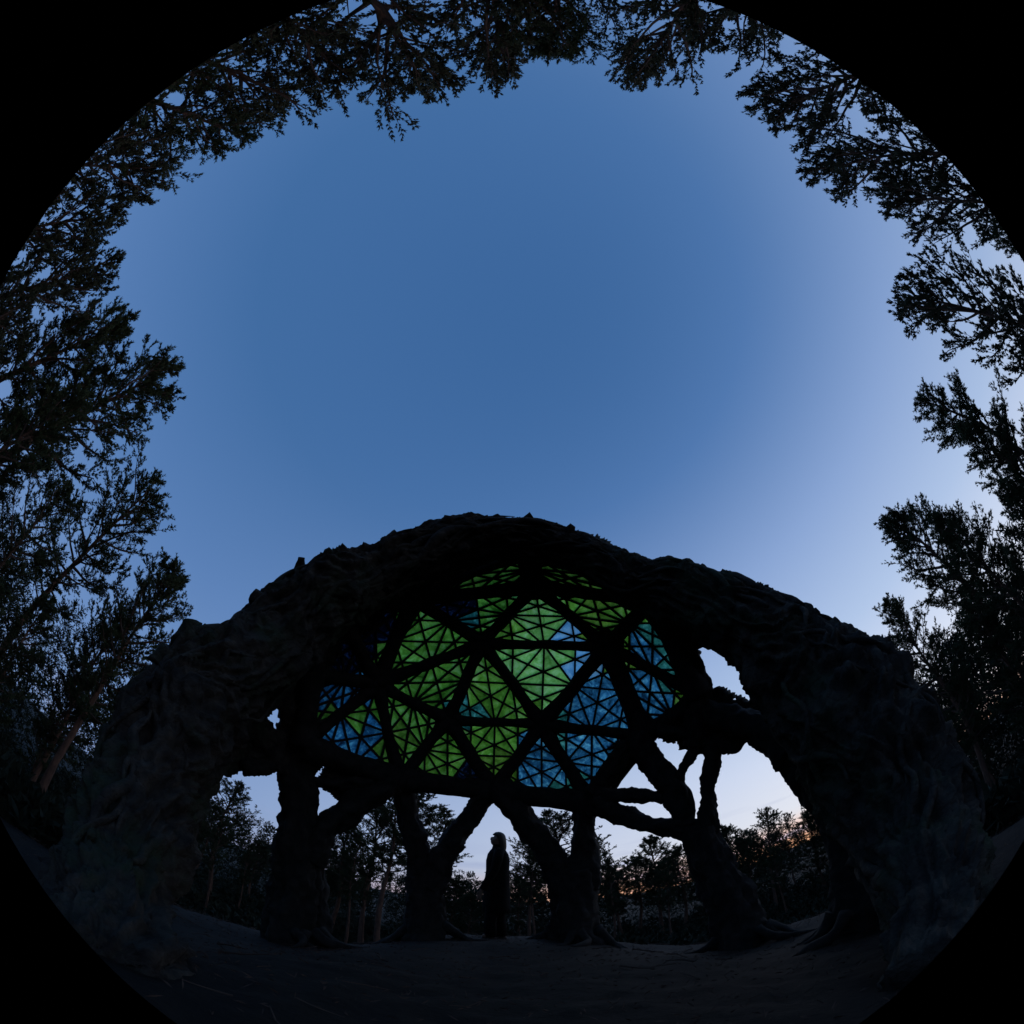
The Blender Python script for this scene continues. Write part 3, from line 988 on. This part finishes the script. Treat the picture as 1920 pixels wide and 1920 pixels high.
GR = 'tall pines ringing the clearing'
GB = 'pines standing behind the pavilion'
rr_ = random.Random(77)
RING = [
    # px, py, dist, kind, wide, label
    (352, 1042, 10.5, 'full', .95, 'dense pine at the left whose crown tip ends just above the arch shoulder'),
    (322, 890, 11.0, 'open', 1.0, 'open pine at the left with a long bare reddish trunk leaning inwards'),
    (352, 690, 11.5, 'full', 1.0, 'tallest sharp-edged pine at the left, its feathery tip farthest into the sky'),
    (259, 608, 11.5, 'tall', 1.0, 'slim pine at the left just below the gap of deep blue sky'),
    (238, 489, 10.0, 'round', .8, 'heavy dark pine crown at the upper left beside the gap in the ring'),
    (267, 410, 10.5, 'broad', .75, 'pine crown with finger-like sprays at the upper left edge of the ring'),
    (346, 337, 10.5, 'round', .75, 'small rounded pine crown at the upper left between two looser crowns'),
    (489, 275, 11.0, 'open', .9, 'loose see-through pine crown hanging in from the upper left'),
    (577, 229, 11.5, 'broad', .75, 'dark pine crown near the top left beside a bare slanting trunk'),
    (671, 185, 11.0, 'round', .75, 'pine crown near the top whose trunk shows against blue sky'),
    (813, 221, 10.5, 'broad', .75, 'pine crown at the top with one drooping spray reaching lowest'),
    (926, 166, 11.0, 'round', .75, 'wide dark pine crown at the top centre'),
    (1029, 128, 12.0, 'full', .8, 'ragged pine crown just right of the top centre'),
    (1166, 171, 10.5, 'round', .6, 'narrow hanging pine crown with a pale thin trunk at the top'),
    (1285, 118, 12.0, 'broad', .7, 'pine crown at the upper right beside a notch of open sky'),
    (1398, 232, 11.0, 'round', .75, 'dense pine crown at the upper right with small stepped sprays'),
    (1502, 340, 10.5, 'round', .66, 'rounded pine crown at the upper right forming the left lobe of the lowest-hanging clump'),
    (1612, 374, 10.0, 'round', .68, 'rounded pine crown at the upper right beside the gap of open blue sky'),
    (1850, 440, 9.0, 'open', .45, 'small loose pine crown at the right edge beneath the deep blue patch'),
    (1662, 545, 9.0, 'round', .78, 'fan-shaped pine crown at the right with two thick bare boughs'),
    (1700, 740, 12.0, 'thin', 1.0, 'thin straggly pine at the right with one bare tip standing clear'),
    (1790, 800, 10.0, 'shaggy', .85, 'shaggy drooping pine close to the right edge'),
    (1645, 950, 11.0, 'full', .95, 'dark spiky-topped pine at the right above the arch shoulder'),
    (1740, 960, 9.5, 'shaggy', .9, 'tall shaggy pine at the right with pink dusk light between its boughs'),
    (1648, 1120, 14.0, 'shaggy', .9, 'fine-leaved pine at the right just where the arch meets the sky'),
    # lower companions that thicken the wall of trees
    (150, 900, 9.0, 'open', .9, 'pine near the left edge with thin crossing branches'),
    (180, 740, 9.5, 'shaggy', .8, 'thick-leaved pine in deep shade at the left edge'),
    (255, 1130, 12.5, 'shaggy', .9, 'low bushy pine filling in beside the left shoulder of the arch'),
    (110, 1120, 9.0, 'tall', 1.0, 'slender pine at the far left with a dark straight trunk'),
    (90, 560, 9.0, 'broad', .8, 'pine at the left rim of the view with a thick horizontal bough'),
    (165, 1260, 13.0, 'shaggy', 1.0, 'dark pine at the left low behind the arch leg'),
    (1800, 1120, 10.5, 'shaggy', 1.0, 'dark pine low at the right behind the arch shoulder'),
    (1860, 900, 9.0, 'full', .9, 'dark pine trunk and crown at the far right rim'),
    (1880, 620, 8.5, 'round', .7, 'pine at the right rim below the fan-shaped crown'),
    (1760, 1260, 15.0, 'shaggy', 1.0, 'pine at the right half hidden by the arch'),
]
for n_, (px, py, d, kd, wd, lb) in enumerate(RING):
    pine(px, py, d, kd, lb, GR, wd, rr_.uniform(0, 6.28))

BACK = [
    (352, 1520, 17, 'thin', 1.25, 'thin bare-stemmed pine seen just inside the left arch leg'),
    (405, 1500, 19, 'open', 1.37, 'pine with thin grey stem inside the left arch leg'),
    (452, 1462, 15, 'open', 1.44, 'layered pine in the opening left of the thick hollow leg'),
    (492, 1575, 19, 'full', 1.37, 'smaller pine half hidden by the thick hollow leg'),
    (622, 1585, 18, 'full', 1.37, 'low dark pine right of the thick hollow leg'),
    (655, 1530, 17, 'full', 1.44, 'dense pine under the curved limb of the thick hollow leg'),
    (712, 1495, 15, 'open', 1.25, 'pine with thick upright stem left of the first Y-shaped leg'),
    (742, 1470, 13, 'thin', 1.25, 'tall straight pine stem close beside the first Y-shaped leg'),
    (795, 1468, 16, 'thin', 1.37, 'pine rising within the fork of the first Y-shaped leg'),
    (835, 1505, 18, 'thin', 1.37, 'small pine within the fork of the first Y-shaped leg beside the rising limb'),
    (858, 1640, 18, 'full', 1.50, 'low pine left of the standing woman'),
    (885, 1690, 16, 'shaggy', 1.50, 'short bushy pine close to the feet of the standing woman'),
    (990, 1560, 15, 'open', 1.12, 'pine just behind the head of the standing woman'),
    (975, 1640, 20, 'shaggy', 1.37, 'dark bushy pine at the back of the standing woman'),
    (1035, 1510, 15, 'open', 1.56, 'spreading pine inside the fork of the second Y-shaped leg'),
    (1105, 1560, 17, 'broad', 1.25, 'pine with one long bough reaching right past the second Y-shaped leg'),
    (1155, 1620, 20, 'full', 1.50, 'pine with a small knob top right of the second Y-shaped leg'),
    (1185, 1600, 22, 'full', 1.50, 'middle one of the low pines against pale sky'),
    (1222, 1562, 19, 'tall', 1.37, 'pointed pine with a clear straight stem against pale sky'),
    (1262, 1580, 18, 'full', 1.37, 'pine against the pink sky left of the leaning leg'),
    (1355, 1540, 19, 'full', 1.37, 'pine at the right edge of the leaning leg'),
    (1388, 1565, 17, 'full', 1.37, 'pine below the windswept crown, nearest the leaning leg'),
    (1478, 1605, 20, 'broad', 1.37, 'flat-topped pine in the dip between two taller pines'),
    (1508, 1520, 15, 'shaggy', 1.44, 'dark pine at the right end of the large opening'),
    (1545, 1480, 15, 'shaggy', 1.50, 'dark pine partly hidden by the right arch leg'),
    (1320, 1640, 22, 'shaggy', 1.50, 'low pine seen through the slit of the leaning leg'),
]
for n_, (px, py, d, kd, wd, lb) in enumerate(BACK):
    pine(px, py, d, kd, lb, GB, wd, rr_.uniform(0, 6.28))
STEMS = [
    (338, 1590, 12, 'outermost of the slim pale stems just inside the left arch leg'),
    (372, 1560, 13, 'slim stem inside the left arch leg, next to the outermost one'),
    (430, 1530, 12, 'slim stem under the layered pine left of the thick hollow leg'),
    (470, 1600, 14, 'slim stem closest to the left side of the thick hollow leg'),
    (680, 1560, 12, 'slim stem left of the tall straight pine by the first Y-shaped leg'),
    (700, 1600, 14, 'thin leaning stem paired with another left of the first Y-shaped leg'),
    (1000, 1590, 14, 'slim stem between the standing woman and the second Y-shaped leg'),
    (1140, 1600, 13, 'slim stem directly right of the second Y-shaped leg'),
    (1240, 1610, 13, 'slim stem standing in the orange glow left of the leaning leg'),
    (1450, 1590, 13, 'slim stem under the windswept crown in the large opening'),
]
for px, py, d, lb in STEMS:
    pine(px, py, d, 'thin', lb, GB, .9, rr_.uniform(0, 6.28))
pine(1425, 1512, 17, 'open', 'windswept pine whose crown leans right in the large opening', GB, 1.2, 1.0, lean=(.16, 0))

# far wood and undergrowth: masses nobody could count
def far_wood():
    rng = np.random.default_rng(9)
    rnd = random.Random(9)
    TP, TD = [], []
    for i in range(620):
        if i < 170:                                   # behind the viewer, thin
            a, d = rnd.uniform(1.9, 4.4), rnd.uniform(20, 42)
            h = rnd.uniform(6, 10) * (.55 + d / 60)
        elif i < 400:                                 # ahead, low beyond the pavilion
            a, d = rnd.uniform(-1.0, 1.0), rnd.uniform(24, 50)
            h = (1.9 + d * .085) * rnd.uniform(.65, 1.2)
        else:                                         # dense flanks
            a, d = rnd.choice((-1, 1)) * rnd.uniform(.92, 1.95), rnd.uniform(15, 34)
            h = (2.4 + d * .20) * rnd.uniform(.75, 1.25)
        x, y = d * math.sin(a), d * math.cos(a)
        cr = h * rnd.uniform(.22, .34)
        z0 = gh(x, y)
        for k in range(230):
            t = rnd.random() ** .8
            rr2 = cr * (1 - t * .8) * math.sqrt(rnd.random())
            b = rnd.uniform(0, 6.28)
            TP.append((x + rr2 * math.cos(b), y + rr2 * math.sin(b), z0 + .1 + h * t))
            TD.append((math.cos(b) * .7, math.sin(b) * .7, .6))
    return fast_mesh('far_wood', blades(np.array(TP), np.array(TD), 3, .28, .075, rng, .9))


fw = obj('far_wood', far_wood(), M_BUSH)
tag(fw, 'far dark pine wood closing the view low behind the trunks', kind='stuff')


def undergrowth():
    rng = np.random.default_rng(4)
    rnd = random.Random(4)
    TP, TD = [], []
    for i in range(1600):
        a = rnd.uniform(0, 2 * math.pi) if i < 850 else (rnd.uniform(-1.1, 1.1) if i < 1350 else rnd.choice((-1, 1)) * rnd.uniform(1.05, 1.9))
        d = rnd.uniform(8.5, 22) if i < 850 else (rnd.uniform(11, 26) if i < 1350 else rnd.uniform(4.9, 9))
        x, y = d * math.sin(a), d * math.cos(a)
        h = rnd.uniform(.3, .8) * (.6 + d / 22) * 1.0
        cr = rnd.uniform(.4, 1.1)
        z0 = gh(x, y)
        for k in range(90):
            t = rnd.random()
            rr2 = cr * math.sqrt(1 - t * t) * math.sqrt(rnd.random())
            b = rnd.uniform(0, 6.28)
            TP.append((x + rr2 * math.cos(b), y + rr2 * math.sin(b), z0 + h * t))
            TD.append((math.cos(b) * .5, math.sin(b) * .5, .8))
    return fast_mesh('undergrowth', blades(np.array(TP), np.array(TD), 3, .22, .07, rng, .9))


ug = obj('undergrowth', undergrowth(), M_BUSH)
tag(ug, 'low dark brush and heather under the pines', kind='stuff')


def litter():
    rng = np.random.default_rng(12)
    n = 26000
    a = rng.uniform(0, 2 * math.pi, n)
    r = 9.5 * np.sqrt(rng.random(n))
    x, y = r * np.sin(a), 1.5 + r * np.cos(a)
    z = np.array([gh(u, v) for u, v in zip(x, y)]) + .012
    P = np.stack([x, y, z], 1)
    b = rng.uniform(0, 2 * math.pi, n)
    D = np.stack([np.cos(b), np.sin(b), rng.uniform(0, .5, n)], 1)
    return fast_mesh('forest_litter', blades(P, D, 2, .05, .006, rng, .25))


def twigs():
    rnd = random.Random(55)
    V, F = [], []
    for _ in range(900):
        a, r = rnd.uniform(0, 6.28), 8.5 * math.sqrt(rnd.random())
        x, y = r * math.sin(a), 1.8 + r * math.cos(a)
        b, ln = rnd.uniform(0, 6.28), rnd.uniform(.05, .35)
        P = []
        for t in (0, .5, 1):
            b += rnd.uniform(-.3, .3)
            xx, yy = x + ln * t * math.cos(b), y + ln * t * math.sin(b)
            P.append(Vector((xx, yy, gh(xx, yy) + .01 + rnd.uniform(0, .02))))
        w_ = rnd.uniform(.003, .009)
        tube_lists(V, F, P, [w_, w_ * .8, w_ * .4], 4)
    return mesh('fallen_twigs', [tuple(v) for v in V], F)


tw = obj('fallen_twigs', twigs(), M_TWIG)
tag(tw, 'small broken twigs strewn over the clearing', kind='stuff')
lt = obj('forest_litter', litter(), M_TWIG)
tag(lt, 'fallen needles and short twigs scattered over the sandy ground', kind='stuff')

# ------------------------------------------------------------------ the standing woman
def skin_mesh(name, vs_, es, rad_, sub=2):
    me = bpy.data.meshes.new(name + '_cage')
    me.from_pydata(vs_, es, [])
    o = bpy.data.objects.new(name + '_cage', me)
    col.objects.link(o)
    md = o.modifiers.new('skin', 'SKIN')
    md.use_smooth_shade = True
    for i, rdd in enumerate(rad_):
        me.skin_vertices[0].data[i].radius = rdd if isinstance(rdd, tuple) else (rdd, rdd)
    me.skin_vertices[0].data[0].use_root = True
    ss = o.modifiers.new('sub', 'SUBSURF')
    ss.levels = sub
    dg = bpy.context.evaluated_depsgraph_get()
    out_ = bpy.data.meshes.new_from_object(o.evaluated_get(dg))
    out_.name = name
    bpy.data.objects.remove(o)
    bpy.data.meshes.remove(me)
    return out_


# local frame: she faces -X, +Z up; 1.62 m tall
BV, BE, BR = [], [], []


def bv(p, r, link=None):
    BV.append(p)
    BR.append(r)
    if link is not None:
        BE.append((link, len(BV) - 1))
    return len(BV) - 1


pel = bv((0, 0, .90), (.13, .15))
wst = bv((.005, 0, 1.05), (.105, .125), pel)
chs = bv((.01, 0, 1.22), (.115, .15), wst)
shd = bv((.015, 0, 1.345), (.075, .13), chs)
nek = bv((.005, 0, 1.41), (.05, .05), shd)
nk2 = bv((-.005, 0, 1.45), (.052, .052), nek)
hd1 = bv((-.005, 0, 1.51), (.085, .075), nk2)
hd2 = bv((.012, 0, 1.57), (.085, .072), hd1)
# face turned up to the left: brow, nose, mouth and chin in profile
brow = bv((-.050, 0, 1.590), (.038, .045), hd2)
nos = bv((-.092, 0, 1.556), (.017, .016), hd1)
mou = bv((-.088, 0, 1.520), (.020, .026), hd1)
chi = bv((-.083, 0, 1.488), (.022, .028), hd1)
for sy in (-1, 1):
    ear = bv((.012, sy * .078, 1.53), (.018, .010), hd1)
    # near arm hangs a little forward; the far one close to the body
    fwd_ = -.175 if sy < 0 else -.02
    sh = bv((.015, sy * .15, 1.33), (.055, .055), shd)
    el = bv((.0 + fwd_ * .35, sy * .215, 1.03), (.040, .040), sh)
    wr = bv((fwd_ * 1.15, sy * .20, .76), (.024, .024), el)
    pm = bv((fwd_ * 1.3, sy * .195, .705), (.030, .018), wr)
    for k, (ox, ln) in enumerate(((-.026, .075), (-.009, .085), (.009, .08), (.024, .065))):
        f1 = bv((fwd_ * 1.35 + ox, sy * .193, .66), (.0095, .0095), pm)
        f2 = bv((fwd_ * 1.42 + ox * 1.1, sy * .186, .66 - ln * .55), (.0085, .0085), f1)
        bv((fwd_ * 1.38 + ox * 1.1, sy * .172, .66 - ln), (.007, .007), f2)
    t1 = bv((fwd_ * 1.3 - .035, sy * .18, .705), (.010, .010), pm)
    bv((fwd_ * 1.3 - .048, sy * .168, .668), (.008, .008), t1)
    hp = bv((sy * .02, sy * .085, .85), (.085, .085), pel)
    kn = bv((sy * .055, sy * .095, .48), (.055, .055), hp)
    an = bv((.01 + sy * .085, sy * .10, .09), (.036, .036), kn)
    bv((-.10 + sy * .085, sy * .11, .035), (.032, .038), an)
body = skin_mesh('body', BV, BE, BR)

PERSON_D = 5.75
pv = ray(928, 1764)
ph = math.atan2(pv.x, pv.y)
person = empty('person', (PERSON_D * math.sin(ph), PERSON_D * math.cos(ph), 0), R(12))
person.location.z = gh(person.location.x, person.location.y) + .0
tag(person, 'woman with long fair hair in a long dark coat standing under the vault, looking up', 'person')
obj('body', body, M_SKIN, person)


def loft(name, secs, mat, parent, seg=28, wr=.0, seed=0, closed=False):
    """secs: (cx, cy, z, rx, ry)"""
    V, F = [], []
    for i, (cx, cy, z, rx, ry) in enumerate(secs):
        for k in range(seg):
            a = 2 * math.pi * k / seg
            f = 1 + wr * noise.noise(Vector((math.cos(a) * 2.2, math.sin(a) * 2.2, z * 1.2 + seed))) * (1.4 - i / len(secs))
            V.append((cx + rx * f * math.cos(a), cy + ry * f * math.sin(a), z))
    n = len(secs)
    for i in range(n - 1):
        for k in range(seg):
            a, b = i * seg + k, i * seg + (k + 1) % seg
            F.append((a, b, b + seg, a + seg))
    if closed:
        F.append(tuple(range(seg - 1, -1, -1)))
        F.append(tuple((n - 1) * seg + k for k in range(seg)))
    me = mesh(name, V, F, True)
    o = obj(name, me, mat, parent)
    sm = o.modifiers.new('cloth', 'SOLIDIFY')
    sm.thickness = .008
    return o


loft('coat', [(.015, 0, .40, .182, .195), (.01, 0, .50, .180, .195), (.01, 0, .70, .175, .19), (.01, 0, .90, .172, .185), (.012, 0, 1.05, .162, .185), (.014, 0, 1.20, .168, .195),
              (.012, 0, 1.30, .145, .205), (.014, 0, 1.355, .115, .17), (.012, 0, 1.39, .085, .11), (.008, 0, 1.425, .070, .075), (.006, 0, 1.45, .066, .07)],
     M_COAT, person, wr=.10, seed=2)
for sy in (-1, 1):
    fwd_ = -.175 if sy < 0 else -.02
    sl, ss = [], [.075, .070, .062, .056, .052]
    PS = [Vector((.015, sy * .14, 1.345)), Vector((.008 + fwd_ * .15, sy * .195, 1.20)), Vector((fwd_ * .35, sy * .218, 1.03)), Vector((fwd_ * .8, sy * .21, .88)), Vector((fwd_ * 1.15, sy * .20, .74))]
    V, F = [], []
    tube_lists(V, F, PS, ss, 16)
    F.append(tuple(range(15, -1, -1)))
    me = mesh('sleeve', [tuple(v + Vector((noise.noise(v * 14), noise.noise(v * 14 + Vector((3, 3, 3))), 0)) * .012) for v in V], F, True)
    obj('sleeve', me, M_COAT, person)
    loft('trouser_leg', [(.01 + sy * .085, sy * .10, .04, .082, .085), (sy * .078, sy * .10, .25, .080, .085), (sy * .055, sy * .095, .50, .09, .09), (sy * .02, sy * .085, .80, .105, .10)], M_TROUSER, person, seg=20, wr=.12, seed=5 + sy)
    bm = bmesh.new()
    bmesh.ops.create_uvsphere(bm, u_segments=16, v_segments=10, radius=1)
    for v in bm.verts:
        v.co = Vector((v.co.x * (.135 if v.co.x < 0 else .085) + sy * .085, v.co.y * .045 + sy * .10, max(0, v.co.z) * (.07 if v.co.x > -.2 else .05) + .002))
    me = bpy.data.meshes.new('shoe')
    bm.to_mesh(me)
    bm.free()
    obj('shoe', me, M_SHOE, person)
# hair: cap over the skull and long fall down the back
bm = bmesh.new()
bmesh.ops.create_uvsphere(bm, u_segments=36, v_segments=24, radius=1)
for v in bm.verts:
    x, y, z = v.co
    q = Vector((x * .100 + .022, y * .092, z * .094 + 1.565))
    if x > -.15 and z < .25:                       # falls down over neck and shoulders
        k_ = min(1, (.25 - z) / 1.25)
        q.z -= k_ ** 1.3 * .24
        q.x += k_ * .035
        q.y *= 1 + .12 * k_
    if x < -.15 and z < .5:                        # open at the face
        q.x = max(q.x, -.035 + .05 * (.5 - z))
    q += Vector((0, 0, 0)) + Vector((noise.noise(Vector((x * 6, y * 6, z))), noise.noise(Vector((x * 6 + 4, y * 6, z))), 0)) * .010
    v.co = q
me = bpy.data.meshes.new('hair')
bm.to_mesh(me)
bm.free()
me.polygons.foreach_set('use_smooth', [True] * len(me.polygons))
obj('hair', me, M_HAIR, person)
